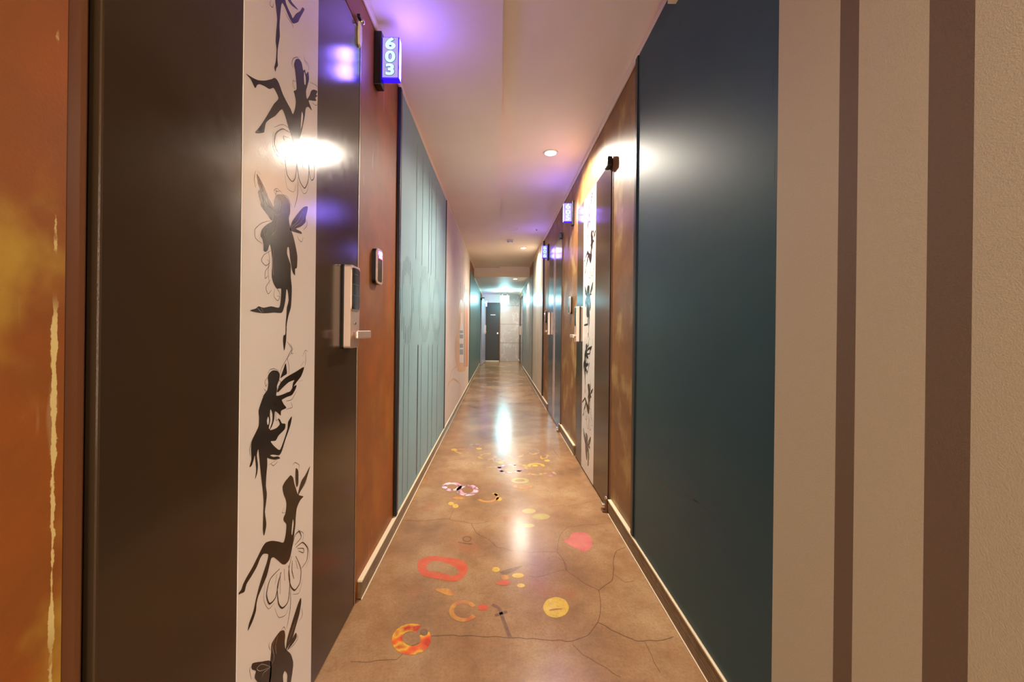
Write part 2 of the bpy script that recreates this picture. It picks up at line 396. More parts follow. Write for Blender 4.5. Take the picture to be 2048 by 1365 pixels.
for p in ([(225,125),(245,180),(255,215),(240,215)], [(240,225),(280,300),(330,350)], [(265,205),(300,310),(330,340)], [(335,380),(370,370),(385,300),(365,260)], [(335,370),(345,450),(310,520),(345,480)], [(450,460),(490,420),(530,350)], [(470,455),(510,430),(540,390)], [(255,480),(262,520),(280,470),(260,450)], [(240,230),(255,270),(265,320)], [(215,1010),(235,1035),(245,1042)], [(240,1008),(255,1040)], [(410,1135),(420,1160)], [(408,1170),(420,1195)], [(325,600),(320,700),(325,790)]): pale(Z2, p)
line(Z2, [(420,1240),(450,1290),(430,1330),(418,1365)], .0013); line(Z2, [(440,1310),(465,1290)], .001); line(Z2, [(525,1340),(545,1300),(560,1310)], .0009)
# D seen from behind, long straight leg
fill(Z3, [(350,240),(375,220),(410,225),(425,250),(420,290),(405,330),(405,360),(400,402),(440,395),(480,378),(500,370),(520,340),(545,325),(540,350),(515,395),(480,410),(450,425),(440,435),(455,465),(472,490),(435,510),(432,545),(415,530),(390,515),(385,570),(370,620),(355,650),(400,635),(425,605),(412,570),(425,572),(440,600),(465,605),(462,640),(440,665),(415,690),(395,725),(360,730),(380,760),(415,790),(430,785),(455,720),(480,640),(485,590),(512,550),(505,600),(490,650),(465,720),(440,800),(420,830),(375,825),(355,832),(380,842),(410,838),(428,852),(390,862),(350,855),(335,850),(335,900),(328,980),(325,1050),(332,1110),(325,1180),(318,1240),(328,1320),(322,1370),(311,1410),(303,1365),(306,1250),(308,1160),(302,1080),(290,980),(282,900),(275,830),(270,785),(260,830),(268,900),(262,960),(247,1003),(255,940),(250,880),(245,830),(235,870),(222,905),(206,915),(220,860),(218,790),(222,730),(250,670),(272,620),(275,560),(272,510),(290,450),(310,400),(335,360),(342,310),(338,270)])
fill(Z3, [(405,370),(430,310),(470,270),(540,230),(600,195),(580,260),(550,300),(525,335),(515,350),(520,310),(530,290),(490,305),(450,340),(415,375)])
fill(Z3, [(430,275),(450,215),(468,168),(475,220),(475,245),(450,262)])
hole(Z3, [(340,552),(346,575),(343,605),(335,610),(331,580)]); hole(Z3, [(357,500),(370,535),(368,590),(350,642),(345,630),(355,580),(352,540)])
for p in ([(425,245),(440,200),(480,130),(515,85)], [(480,130),(492,200),(490,250)], [(340,240),(355,215),(385,208),(420,225)], [(335,270),(318,300),(325,335),(335,310)], [(420,290),(435,310),(410,340)], [(500,30),(515,60),(510,100),(525,95)], [(612,85),(612,150),(605,195)], [(575,190),(600,155)], [(470,440),(510,430),(545,370)], [(470,500),(515,485),(505,450)], [(345,900),(400,865)], [(360,890),(380,905),(410,875)], [(310,350),(325,375),(300,410)], [(565,300),(590,290)], [(395,520),(400,580),(420,560)], [(220,730),(208,790),(212,840)], [(380,455),(395,470),(400,440)]): line(Z3, p, .0011)
# E sitting on a flower
fill(Z4, [(455,165),(470,150),(485,165),(492,200),(500,225),(512,262),(528,270),(545,275),(528,295),(515,320),(505,350),(500,400),(498,440),(492,490),(485,540),(478,580),(470,620),(460,650),(440,672),(420,672),(395,650),(370,632),(355,640),(345,680),(330,740),(305,800),(280,860),(270,900),(265,950),(245,1010),(218,1065),(225,1020),(245,965),(255,930),(265,880),(285,800),(310,720),(330,660),(338,615),(310,612),(290,640),(270,690),(235,750),(210,790),(200,830),(190,840),(175,845),(142,868),(165,840),(180,820),(190,790),(210,750),(245,690),(280,620),(305,570),(325,545),(360,535),(400,540),(428,545),(440,500),(445,440),(430,420),(428,400),(440,370),(445,320),(440,290),(428,260),(422,220),(435,190)])
fill(Z4, [(500,110),(515,125),(515,200),(505,220),(498,180)]); fill(Z4, [(585,95),(570,150),(555,195),(530,240),(512,272),(520,225),(535,180),(555,150)])
hole(Z4, [(483,408),(486,440),(478,500),(474,490),(478,440)])
for p, wd in (([(480,565),(495,505),(520,480),(532,515),(495,560)], .003), ([(500,575),(540,545),(570,580),(565,650),(535,695)], .0032), ([(510,580),(545,580),(545,605),(515,595)], .002), ([(475,625),(458,720),(470,800),(495,825),(525,780),(530,700),(500,625)], .0036), ([(480,650),(478,710),(490,760)], .0026), ([(500,650),(512,700)], .0026), ([(405,700),(350,760),(328,850),(345,905),(380,870),(400,780),(412,720)], .0036), ([(415,720),(392,800),(398,900),(422,930),(455,890),(466,780),(458,680)], .0036), ([(410,740),(408,850)], .0026), ([(390,730),(378,790)], .0022), ([(432,700),(435,770)], .0026), ([(470,820),(468,930),(447,1050)], .002), ([(320,770),(312,880),(340,935),(375,900)], .0009), ([(375,930),(400,985),(440,970),(460,920)], .0009), ([(480,850),(520,840),(540,760)], .0009), ([(510,470),(545,490),(540,540)], .0009), ([(570,560),(582,620),(560,690)], .0009), ([(480,95),(495,75),(520,90),(518,120)], .0011), ([(430,340),(420,370),(440,368)], .0009), ([(570,130),(560,190),(530,240)], .0009)): line(Z4, p, wd)
# F lowest, upper body
fill(Z4, [(385,1095),(410,1065),(432,1062),(438,1090),(435,1130),(440,1170),(470,1200),(485,1250),(480,1310),(470,1375),(466,1440),(440,1520),(440,1440),(448,1370),(450,1320),(435,1300),(425,1330),(428,1400),(410,1500),(380,1540),(350,1480),(340,1400),(350,1290),(350,1240),(355,1190),(358,1140)])
fill(Z4, [(355,1245),(300,1245),(245,1255),(242,1290),(265,1300),(258,1340),(290,1375),(350,1365)])
fill(Z4, [(530,870),(532,900),(520,970),(500,1040),(480,1110),(448,1170),(440,1185),(450,1110),(470,1040),(495,960),(515,900)])
fill(Z4, [(500,1075),(505,1100),(490,1130),(450,1178),(475,1120)])
for p in ([(345,1130),(342,1155),(352,1180)], [(415,1060),(430,1040),(440,1060)], [(505,1080),(512,1110),(485,1150),(450,1178)], [(535,930),(540,970),(520,1010)], [(245,1270),(228,1290),(240,1350)]): line(Z4, p, .0011)
for p in ([(350,1275),(300,1260),(270,1285),(290,1300),(348,1278)], [(348,1280),(310,1310),(300,1335)], [(375,1110),(362,1160),(372,1220),(358,1260)], [(500,1000),(480,1060),(455,1130)], [(395,1090),(380,1150),(385,1200)]): pale(Z4, p)

SL0, SL1 = on_wall(480, 660, LEAF_L)[0], on_wall(629, 660, LEAF_L)[0]
def fairy_strip(name, parent, face_x, sgn, y0, y1, z1, flip):
    """white vinyl strip with the printed silhouettes; sgn = direction out of the wall"""
    mb = MB()
    mb.box(min(face_x, face_x + sgn * .0012), max(face_x, face_x + sgn * .0012), min(y0, y1), max(y0, y1), .012, z1, 'strip')
    def ymap(y):
        s = (y - SL0) / (SL1 - SL0); s = min(max(s, .01), .99)
        return y1 - s * (y1 - y0) if flip else y0 + s * (y1 - y0)
    def t3(off): return lambda y, z: Vector((face_x + sgn * off, ymap(y), min(max(z, .02), z1 - .01)))
    a, b = t3(.0016), t3(.0020)
    for p in FILL: mb.poly([a(*q) for q in cr(p, True, 3)], 'ink')
    for p in WHITE: mb.poly([b(*q) for q in cr(p, True, 3)], 'strip')
    for p, wd in LINE: ribbon(mb, p, wd, a, 'ink')
    for p, wd in PALE: ribbon(mb, p, wd, b, 'inkline')
    return mb.build(name, parent, 'white vinyl strip printed with black winged fairy silhouettes')

# ------------------------------------------------------------------ room shell
XL, XR = -.532, .652
YB, YE = -3.0, 12.2
HL, HR = 2.335, 2.372
HL2, HR2 = 2.15, 2.165
YBEAM = 8.05
fl = MB(); fl.box(-.75, .85, YB, YE, -.05, 0, 'floor')
def tf(off): return lambda x, y: Vector((x, y, off))
# paint on the floor
def fmat(key, tints, amount=.8): M[key] = floor_mat('floor_paint_' + key, tints, amount)
fmat('flame', [(190, 34, 20), (226, 92, 30), (226, 180, 50), (186, 40, 24)], .85)
fmat('coral', [(206, 62, 46), (216, 84, 60)], .68)
fmat('pinkish', [(214, 84, 104), (222, 110, 116)], .6)
fmat('yellow', [(222, 176, 50), (228, 196, 84)], .68)
fmat('greyish', [(92, 66, 60), (110, 82, 74)], .7)
fmat('blossom', [(240, 220, 226), (214, 150, 180), (104, 70, 76), (244, 226, 232)], .85)
fmat('violet', [(160, 110, 120), (222, 186, 70), (120, 88, 110), (196, 130, 130)], .6)
fmat('lime', [(206, 204, 90), (180, 180, 110)], .45)
fmat('faint_red', [(200, 90, 60), (222, 160, 60), (196, 110, 80)], .55)
def fring(px, py, rx, ry, wd, key, a0=0, a1=360, rot=0):
    pts = []
    n = 22
    for i in range(n + 1):
        a = math.radians(a0 + (a1 - a0) * i / n); c, s_ = rx * math.cos(a), ry * math.sin(a); r = math.radians(rot)
        pts.append(on_floor(px + c * math.cos(r) - s_ * math.sin(r), py + c * math.sin(r) + s_ * math.cos(r)))
    full = abs(a1 - a0) >= 360
    ribbon(fl, pts[:-1] if full else pts, wd, tf(.0006), key, closed=full, taper=False, n=2)
def fblob(pts, key, off=.0006):
    P = cr([on_floor(*p) for p in pts], True, 3)
    fl.poly([Vector((q[0], q[1], off)) for q in P], key)
def disc(px, py, rx, ry, key, off=.0006): fblob([(px + rx * math.cos(a * math.pi / 4), py + ry * math.sin(a * math.pi / 4)) for a in range(8)], key, off)
fring(823, 1279, 29, 23, .034, 'flame', -28, 300)
disc(848, 1266, 8, 7, 'greyish', .0009)
# coral 0: long ring
fblob([(835,1138),(838,1122),(860,1113),(890,1115),(925,1122),(936,1138),(925,1158),(905,1164),(870,1158),(845,1152)], 'coral')
fblob([(852,1136),(864,1124),(885,1125),(910,1135),(918,1146),(905,1152),(878,1146),(860,1144)], 'floor', .0009)
# small dark a
fring(934, 1079, 8, 5, .006, 'greyish'); ribbon(fl, [on_floor(916, 1085), on_floor(932, 1088), on_floor(944, 1089)], .010, tf(.0006), 'greyish', taper=False)
fblob([(1126,1082),(1138,1078),(1142,1069),(1155,1065),(1175,1068),(1184,1080),(1183,1096),(1170,1105),(1155,1099),(1140,1092)], 'pinkish')
disc(1112, 1216, 26, 21, 'yellow'); ribbon(fl, [on_floor(1098, 1222), on_floor(1110, 1220), on_floor(1124, 1219)], .008, tf(.0009), 'floor')
fring(927, 1223, 24, 18, .018, 'faint_red', 30, 330); disc(966, 1216, 11, 6, 'coral'); fblob([(870,1180),(895,1178),(910,1190),(895,1192)], 'faint_red')
ribbon(fl, [on_floor(984, 1210), on_floor(998, 1218), on_floor(1008, 1245), on_floor(1020, 1276)], .013, tf(.0006), 'greyish', taper=False)
ribbon(fl, [on_floor(990, 1232), on_floor(1014, 1224)], .012, tf(.0006), 'greyish', taper=False)
disc(992, 1140, 8, 5, 'yellow'); disc(1036, 1152, 12, 5, 'yellow'); fblob([(1000,1145),(1020,1138),(1046,1132),(1030,1142),(1010,1150)], 'greyish'); fblob([(990,1168),(1006,1162),(1022,1164),(1012,1172)], 'coral'); disc(1042, 1172, 8, 4, 'yellow'); disc(1010, 1156, 8, 5, 'faint_red')
fring(904, 974, 15, 7, .032, 'blossom'); fring(935, 981, 17, 9, .034, 'blossom')
disc(902, 1008, 6, 3.5, 'yellow'); disc(911, 1013, 6, 4, 'yellow')
fblob([(905,996),(918,993),(930,998),(915,1000)], 'faint_red'); fring(975, 995, 20, 9, .02, 'faint_red', -60, 150); disc(998, 999, 6, 4, 'yellow'); disc(992, 990, 4, 3, 'yellow')
disc(1058, 1023, 14, 5, 'lime'); disc(1082, 1034, 18, 6, 'lime'); disc(1054, 1052, 16, 4, 'lime')
for px, py, rx, ry, k, a0, a1 in ((950,892,10,3,'violet',0,360),(925,903,14,4,'violet',20,300),(975,914,16,6,'violet',0,360),(998,922,9,3,'violet',0,360),(1030,911,14,4,'violet',-30,200),(1066,904,10,5,'violet',-120,150),(1088,914,8,4,'violet',0,360),(985,940,24,5,'violet',-150,60),(1020,938,22,8,'blossom',0,300),(1040,936,12,7,'violet',0,360),(1072,932,14,4,'yellow',150,380),(1070,945,16,5,'violet',30,150),(1100,948,9,4,'violet',-60,200),(940,926,10,2,'violet',0,200),(1040,962,14,4,'lime',0,360),(1045,972,16,5,'faint_red',0,200)):
    fring(px, py, rx, ry, .026, k, a0, a1)
for px, py in ((908,900),(958,898),(1002,927),(1070,932),(1094,922)): disc(px, py, 6, 2, 'yellow', .0009)
# cracks
def crack(pts, wd=.004):
    q = []
    for i, p in enumerate(pts):
        q.append(p)
        if i < len(pts) - 1:
            a, b = p, pts[i + 1]; L = math.hypot(b[0] - a[0], b[1] - a[1]); n = max(1, int(L / 12))
            for k in range(1, n):
                t = k / n; q.append((a[0] + (b[0] - a[0]) * t + random.uniform(-2.5, 2.5), a[1] + (b[1] - a[1]) * t + random.uniform(-1.8, 1.8)))
    ribbon(fl, [on_floor(*p) for p in q], wd, tf(.0004), 'crack', taper=False, n=2)
Z5 = lambda pts: [(600 + x * .4395, 850 + y * .4395) for x, y in pts]
for c, wd in (([(430,440),(560,438),(680,430),(780,450),(860,440)], .0022), ([(680,430),(700,385)], .002), ([(780,450),(800,490),(900,560),(1050,583),(1170,580),(1200,620),(1210,660),(1290,720),(1360,755)], .0025), ([(1170,580),(1185,500),(1220,465),(1390,450)], .0022), ([(1360,755),(1420,710),(1425,620),(1440,575),(1480,560)], .003), ([(1425,680),(1480,718),(1520,712)], .0022), ([(1360,755),(1368,820),(1355,900),(1310,960),(1240,985),(1120,980),(980,970),(880,965),(760,960),(600,962)], .0024), ([(1355,900),(1450,950),(1530,985),(1620,985),(1700,965)], .003), ([(1570,990),(1600,1050),(1640,1130)], .0018), ([(1240,1000),(1290,1050),(1400,1110),(1460,1150)], .0018), ([(470,1040),(440,1070),(330,1078),(230,1080)], .002), ([(1130,610),(1150,600),(1200,620),(1215,660),(1100,690),(1040,690)], .0018), ([(1130,375),(1250,365),(1350,345)], .0018), ([(640,165),(740,155)], .003), ([(1150,110),(1180,150),(1250,165)], .003), ([(600,962),(500,1010),(470,1040)], .0016)):
    crack(Z5(c), wd)
struct(fl, 'floor', 'polished brown stained concrete corridor floor with cracks and faded painted letters', 'floor')

ce = MB()
ce.box(.004, XR + .05, YB, YBEAM, HR, HR + .06, 'ceiling')
struct(ce, 'ceiling', 'pinkish white raised strip of corridor ceiling holding the round downlights', 'ceiling')
so = MB(); so.box(XL - .05, .004, YB, YBEAM, HL, HR + .06, 'ceiling')
struct(so, 'ceiling', 'slightly lower left half of corridor ceiling, plain pinkish white', 'ceiling')
c2 = MB(); c2.box(.004, XR + .05, YBEAM + .03, YE, HR2, HR2 + .06, 'ceiling')
c2.box(XL - .05, .004, YBEAM + .03, YE, HL2, HR2 + .06, 'ceiling')
struct(c2, 'ceiling', 'lowered ceiling at far end of corridor beyond the crossbeam', 'ceiling')
bmm = MB(); bmm.box(XL, XR, YBEAM, YBEAM + .03, HL2 + .1, HR + .05, 'ceiling')
struct(bmm, 'trim_1', 'drop beam face crossing the corridor ceiling', 'beam')
bm2 = MB(); bm2.box(XL, XR, YBEAM - .012, YBEAM + .03, HL2 - .003, HL2 + .1, 'cornice', .003)
struct(bm2, 'trim_2', 'cream moulding along the lower edge of the ceiling drop beam', 'moulding')

def cornice(n, x0, x1, y0, y1, z0, z1, label):
    mb = MB(); mb.box(x0, x1, y0, y1, z0, z1, 'cornice', .004)
    struct(mb, 'trim_%d' % n, label, 'moulding')
cornice(3, XL, XL + .012, YB, YBEAM - .015, 2.294, HL - .001, 'cream ceiling moulding along the left wall')
cornice(4, XR - .012, XR, YB, YBEAM - .015, 2.335, HR - .001, 'cream ceiling moulding along the right wall')
cornice(5, XL, XL + .012, YBEAM + .035, YE, HL2 - .04, HL2 - .001, 'cream moulding on left wall under the lowered ceiling')
cornice(6, XR - .012, XR, YBEAM + .035, YE, HR2 - .04, HR2 - .001, 'cream moulding on right wall under the lowered ceiling')

# walls: openings where the doors sit are left out of the wall mesh
D1 = (.494, 1.440, 2.165); D3 = (10.75, 11.95, 1.97)
D5 = (2.185, 3.150, 2.055); D6 = (3.885, 4.900, 2.045); D8 = (10.05, 11.45, 2.0)
def wall(side, x, out, doors, m, y0, y1):
    mb = MB(); t = .15; xa, xb = (x - t, x) if out > 0 else (x, x + t); y = y0
    for d0, d1, dz in doors:
        mb.box(xa, xb, y, d0 - .0, 0, 2.44, m); mb.box(xa, xb, d0, d1, dz, 2.44, m); y = d1
        mb.box(xa + (0 if out > 0 else .09), xb - (.09 if out > 0 else 0), d0, d1, 0, dz, m)
    mb.box(xa, xb, y, y1, 0, 2.44, m)
    return mb
wl = wall('left', XL, 1, [(.466, D1[1], D1[2]), D3], 'rustL', YB, YE)
struct(wl, 'wall_left', 'left corridor wall in rubbed rust orange paint with gold smudges', 'wall')
wr = wall('right', XR, -1, [D5, D6, D8], 'rustR', .879, YE)
struct(wr, 'wall_right', 'right corridor wall in rubbed bronze brown paint around the doors', 'wall')
ws = MB(); ws.box(XR - .012, XR + .15, YB, .878, 0, 2.44, 'stripe')
struct(ws, 'wall_right', 'near right wall in oatmeal woven wallpaper with vertical brown stripes', 'wall')
we = MB(); we.box(.058, .85, YE, YE + .1, 0, 2.44, 'marble'); we.box(-.75, .058, YE, YE + .1, 1.89, 2.44, 'ceiling'); we.box(-.75, -.43, YE, YE + .1, 0, 1.89, 'ceiling')
we.box(-.43, .058, YE + .06, YE + .1, 0, 1.89, 'ceiling')
struct(we, 'wall_end', 'end wall of corridor with pale veined stone tiles beside a dark door', 'wall')
wb = MB(); wb.box(-.75, .85, YB - .1, YB, 0, 2.44, 'ceiling')
struct(wb, 'wall_back', 'plain pale wall closing the corridor behind the viewer', 'wall')

# skirting boards with cream bead on top and at the floor
def skirting(name, side, segs, h, label):
    mb = MB()
    for y0, y1 in segs:
        if side == 'L': a, b, c = XL, XL + .016, XL + .019
        else: a, b, c = XR, XR - .016, XR - .019
        mb.box(min(a, b), max(a, b), y0, y1, 0, h - .008, 'base', .001)
        mb.box(min(a, c), max(a, c), y0, y1, h - .008, h, 'base_edge', .0015)
        mb.box(min(a, c), max(a, c), y0, y1, 0, .005, 'base_edge', .001)
        for z in (.022, .045): mb.box(min(b, (b + c) / 2), max(b, (b + c) / 2), y0, y1, z, z + .012, 'base', .0015)
    struct(mb, name, label, 'skirting board')
skirting('baseboard_left', 'L', [(YB, .455), (1.462, 10.70), (12.0, YE)], .075, 'brown skirting board with cream edge along the left wall')
skirting('baseboard_right', 'R', [(YB, 2.165), (3.17, 3.865), (4.92, 10.0), (11.5, YE)], .085, 'brown skirting board with cream edge along the right wall')

# ------------------------------------------------------------------ wall panels
G_PANEL = None
def panel(side, y0, y1, m, label, z0, z1, edge=None, th=.012, art=None, name='wall_panel', ends=(1, 1)):
    root = empty(name, (XL if side == 'L' else XR, (y0 + y1) / 2, z0), label, 'wall panel')
    sg = 1 if side == 'L' else -1; x0 = XL if side == 'L' else XR
    mb = MB(); a, b = x0 + sg * .0005, x0 + sg * th
    ew = .03 if edge else 0
    mb.box(min(a, b), max(a, b), y0 + (ew if ends[0] else 0), y1 - (ew if ends[1] else 0), z0, z1, m, .001, 1)
    if art: art(mb, lambda off: (lambda y, z: Vector((b + sg * off, y, z))))
    mb.build('panel_board', root)
    if edge:
        for k, (ya, yb) in enumerate(((y0, y0 + ew), (y1 - ew, y1))):
            if not ends[k]: continue
            e = MB(); c = x0 + sg * (th + .006)
            e.box(min(a, c), max(a, c), ya, yb, z0, z1, edge, .003, 2); e.build('edge_strip', root, 'dark edge strip')
    return root
def teal_art(mb, t):
    X = XL + .012; T = t(.0006)
    def L(px0, py0, px1, py1, wd=.006):
        y, z = on_wall(px0, py0, X); y2, z2 = on_wall(px1, py1, X); ym = (y + y2) / 2
        ribbon(mb, [(ym, z), (ym, z2)], wd, T, 'teal_line', taper=False)
    for x, y1_ in ((833, 520), (845, 532), (858, 548), (863, 552), (872, 560)): L(x, 285 + (x - 833) * 2.2, x, y1_, .010 if x < 850 else .014)
    for cx, rx, ya, yb in ((814, 13, 512, 690), (849, 12, 532, 686), (873, 9, 560, 684)):
        n = 9
        for k in range(n):
            s_ = -1 + 2 * k / (n - 1); h = math.sqrt(max(0, 1 - s_ * s_ * .92)); x = cx + rx * s_
            mid = (ya + yb) / 2; H = (yb - ya) / 2
            inner = max(0, 1 - (s_ / .62) ** 2) ** .5
            if inner > 0:
                L(x, mid - H * h, x, mid - H * inner * .62, .006); L(x, mid + H * inner * .62, x, mid + H * h, .006)
            else: L(x, mid - H * h, x, mid + H * h, .006)
    for x, wd in ((799, .006), (808, .006), (818, .006), (836, .030), (843, .008), (857, .012), (865, .012), (875, .012)):
        y, _ = on_wall(x, 690, X)
        ribbon(mb, [(y, on_wall(x, 690, X)[1]), (y, .1)], wd, T, 'teal_line', taper=False)
panel('L', 1.955, 3.70, 'teal_light', 'pale teal wall panel with thin grey line drawing, beside the rust wall', .078, 2.29, 'teal_edge', art=teal_art)
def mural_art(mb, t):
    X = XL + .012; T = t(.0004); T2 = t(.0008)
    cv = lambda pts: [on_wall(860 + x / 6.2, 500 + y / 6.2, X) for x, y in pts]
    mb.poly([T(*q) for q in cr(cv([(385,620),(362,690),(348,820),(350,1000),(330,1090),(312,1170),(318,1330),(350,1500),(440,1500),(462,1300),(462,900),(430,720),(405,650)]), True, 3)], 'mural_orange')
    mb.poly([T2(*q) for q in cv([(382,780),(402,780),(404,880),(412,960),(414,1000),(416,1400),(366,1400),(366,1000),(372,960),(380,900)])], 'mural_white')
    for z0, z1 in ((1000, 1035), (1050, 1100), (1165, 1215), (1235, 1300)):
        mb.poly([t(.0012)(*q) for q in cv([(368, z0), (412, z0), (412, z1), (368, z1)])], 'mural_blue')
    for a, b, c, d in ((422, 430, 434, 1450),):
        mb.poly([T2(*q) for q in cv([(a, b), (c, b), (c, d), (a, d)])], 'mural_blue')
    mb.poly([T2(*q) for q in cv([(440,480),(472,500),(472,1450),(442,1450)])], 'mural_coral')
    mb.poly([t(.0012)(*q) for q in cv([(442,560),(470,570),(470,640),(442,630)])], 'mural_white')
    for p in ([(410,95),(410,285)], [(407,360),(409,600)], [(381,400),(385,610)]): ribbon(mb, cv(p), .03, T2, 'mural_grey', taper=False)
    cv3 = lambda pts: [on_wall(780 + x / 3.41, 480 + y / 3.41, X) for x, y in pts]
    for p in ([(400,1000),(420,900),(460,860),(500,850)], [(380,1060),(400,980),(440,950),(480,990),(490,1050)], [(445,700),(452,670),(460,640)]): ribbon(mb, cv3(p), .02, T2, 'mural_orange')
panel('L', 3.703, 6.76, 'mural', 'cream mural panel with faint pastel tower painting, between two teal panels', .078, 2.29, None, .010, mural_art)
panel('L', 6.763, 10.69, 'teal_mid', 'green teal wall panel farthest along the left wall', .078, 2.10, 'teal_edge')
def teal_scuffs(mb, t):
    X = XR - .012; T = t(.0003)
    for px, py, L, ang, wd in ((1330,975,40,35,.005),(1375,990,60,38,.0035),(1400,1010,55,42,.003),(1440,1040,35,45,.0022),(1345,290,22,-75,.0012),(1340,372,26,-60,.0012),(1352,345,20,-70,.001),(1420,300,24,-80,.001),(1465,185,10,70,.002),(1392,468,8,-30,.003),(1545,170,50,-88,.0015),(1548,330,80,-89,.0012),(1420,1105,20,70,.0015)):
        dx, dy = L / 2 * math.cos(math.radians(ang)), L / 2 * math.sin(math.radians(ang))
        ribbon(mb, [on_wall(px - dx, py - dy, X), on_wall(px - dx * .3, py - dy * .3 + 1.5, X), on_wall(px + dx, py + dy, X)], wd, T, 'teal_mark')
panel('R', .878, 1.80, 'teal_dark', 'deep teal glossy wall panel with light scuffs, beside the striped wallpaper', .088, 2.334, 'teal_edge', art=teal_scuffs, ends=(0, 1))
def ivory_art(mb, t):
    y = 5.56; k = 0
    while y < 7.1:
        wd = (.012, .03, .018)[k % 3]; ribbon(mb, [(y, .1), (y, 2.3)], wd, t(.0006), 'ivory_line', taper=False); y += (.14, .2, .11)[k % 3]; k += 1
panel('R', 5.50, 7.16, 'ivory', 'ivory wall panel with fine vertical stripes, past the second door', .088, 2.33, 'teal_edge', art=ivory_art, ends=(1, 1))
def damask_art(mb, t):
    for r, (cy, cz) in enumerate([(7.7 + .5 * i, .5 + .42 * j + .2 * (i % 2)) for i in range(5) for j in range(4)]):
        s_ = .14
        for sgn in (-1, 1):
            ribbon(mb, [(cy, cz - s_), (cy + sgn * s_ * .9, cz - s_ * .3), (cy + sgn * s_ * .5, cz + s_ * .5), (cy + sgn * s_ * .1, cz + s_ * .1), (cy + sgn * s_ * .5, cz - .02)], .02, t(.0006), 'ivory_line')
panel('R', 7.162, 9.98, 'greige', 'grey scrolled wall panel farthest along the right wall', .088, 2.12, None, .010, damask_art)

# ------------------------------------------------------------------ doors
def rounded(yc, zc, w_, h_, r, n=6):
    out = []
    for sx, sz, a0 in ((1, 1, 0), (-1, 1, 90), (-1, -1, 180), (1, -1, 270)):
        for k in range(n + 1):
            a = math.radians(a0 + 90 * k / n); out.append((yc + sx * (w_ / 2 - r) + r * math.cos(a), zc + sz * (h_ / 2 - r) + r * math.sin(a)))
    return out
def frame(door, sg, x, d0, d1, dz, m='frame', wd=.024, back=.05, proud=.004, thr=True):
    mb = MB(); xa, xb = x - sg * back, x + sg * proud
    a, b = min(xa, xb), max(xa, xb)
    mb.box(a, b, d0, d0 + wd, 0, dz, m, .002); mb.box(a, b, d1 - wd, d1, 0, dz, m, .002); mb.box(a, b, d0 + wd, d1 - wd, dz - wd, dz, m, .002)
    mb.build('door_frame', door)
def lock(door, sg, x, y, z, far=1, w_=.080, simple=False):
    """electronic lock: y,z = near lower corner; lever points far (+1) along the wall"""
    h_ = .283; th = .029; yc = y + w_ / 2; zc = z + h_ / 2
    b = MB()
    b.prism([(x + sg * .0008, *q) for q in rounded(yc, zc, w_ + .004, h_ + .004, .006)], (sg * .006, 0, 0), 'black')
    b.prism([(x + sg * .006, *q) for q in rounded(yc, zc, w_, h_, .008)], (sg * (th - .006), 0, 0), 'champ')
    body = b.build('lock_body', door, 'champagne coloured electronic lock body')
    bv = body.modifiers.new('bevel', 'BEVEL'); bv.width = .003; bv.segments = 3; bv.limit_method = 'ANGLE'; bv.angle_limit = .8
    k = MB(); kz = z + h_ * .71; kh = h_ * .52; T = x + sg * th
    k.prism([(T, *q) for q in rounded(yc, kz, w_ * .86, kh + .004, .012)], (sg * .0015, 0, 0), 'chrome')
    k.prism([(T + sg * .001, *q) for q in rounded(yc, kz + .003, w_ * .80, kh - .006, .011)], (sg * .002, 0, 0), 'glass')
    gx = T + sg * .0034
    for zz in (kz + .018, kz - .020): ribbon(k, [(yc - w_ * .36, zz), (yc + w_ * .36, zz)], .0011, lambda a, c: Vector((gx, a, c)), 'dim', taper=False)
    for yy in (-w_ * .36, w_ * .36): ribbon(k, [(yc + yy, kz + .018), (yc + yy, kz - .020)], .0011, lambda a, c: Vector((gx, a, c)), 'dim', taper=False)
    ribbon(k, [(yc - .004, kz + .010), (yc + .006, kz + .004), (yc, kz - .006), (yc + .008, kz - .012)], .003, lambda a, c: Vector((gx, a, c)), 'dim')
    ribbon(k, [(yc - .016, kz + kh * .36), (yc + .014, kz + kh * .36)], .003, lambda a, c: Vector((gx, a, c)), 'dim')
    k.build('keypad', body, 'glossy black keypad')
    c = MB(); c.cyl((T + sg * .001, yc, z + .085), .0055, .003, 'X', 'chrome'); c.cyl((T + sg * .0022, yc, z + .085), .0028, .002, 'X', 'black'); c.build('keyhole', body)
    lv = MB(); lx = T + sg * .022
    if far > 0: ya, yb = y - .002, y + .128
    else: ya, yb = y + w_ - .128, y + w_ + .002
    lv.cyl((T + sg * .01, yc, z + .046), .012, .022, 'X', 'champ', bev=.001)
    lv.box(min(lx - .006, lx + .006), max(lx - .006, lx + .006), ya, yb, z + .032, z + .060, 'champ', .004, 3)
    lv.build('lever_handle', body, 'flat lever handle')

# --- door 603
d = empty('door_1', (LEAF_L, D1[0], 0), 'large dark bronze door at near left carrying white fairy strip, beside 603 sign', 'door', kind='structure')
fm = MB(); fm.box(XL - .05, XL - .004, .467, .494, 0, D1[2], 'frame', .003); fm.box(XL - .06, XL - .018, .494, .502, 0, D1[2], 'black')
fm.box(XL - .05, XL - .002, 1.431, D1[1], 0, D1[2], 'frame', .002); fm.box(XL - .05, XL - .002, .502, 1.431, D1[2] - .010, D1[2], 'frame', .002)
fm.build('door_frame', d)
lf = MB(); lf.box(LEAF_L - .045, LEAF_L, .502, 1.418, .008, 2.148, 'door', .003, 2); leaf = lf.build('door_leaf', d)
ed = MB(); ed.box(LEAF_L - .03, LEAF_L + .002, 1.4185, 1.4225, .008, 2.148, 'chrome', .001); ed.build('edge_strip', d, 'thin chrome edge strip')
fairy_strip('printed_strip', leaf, LEAF_L, 1, SL0, SL1, 2.147, False)
ly, lz = on_wall(683, 697, LEAF_L)
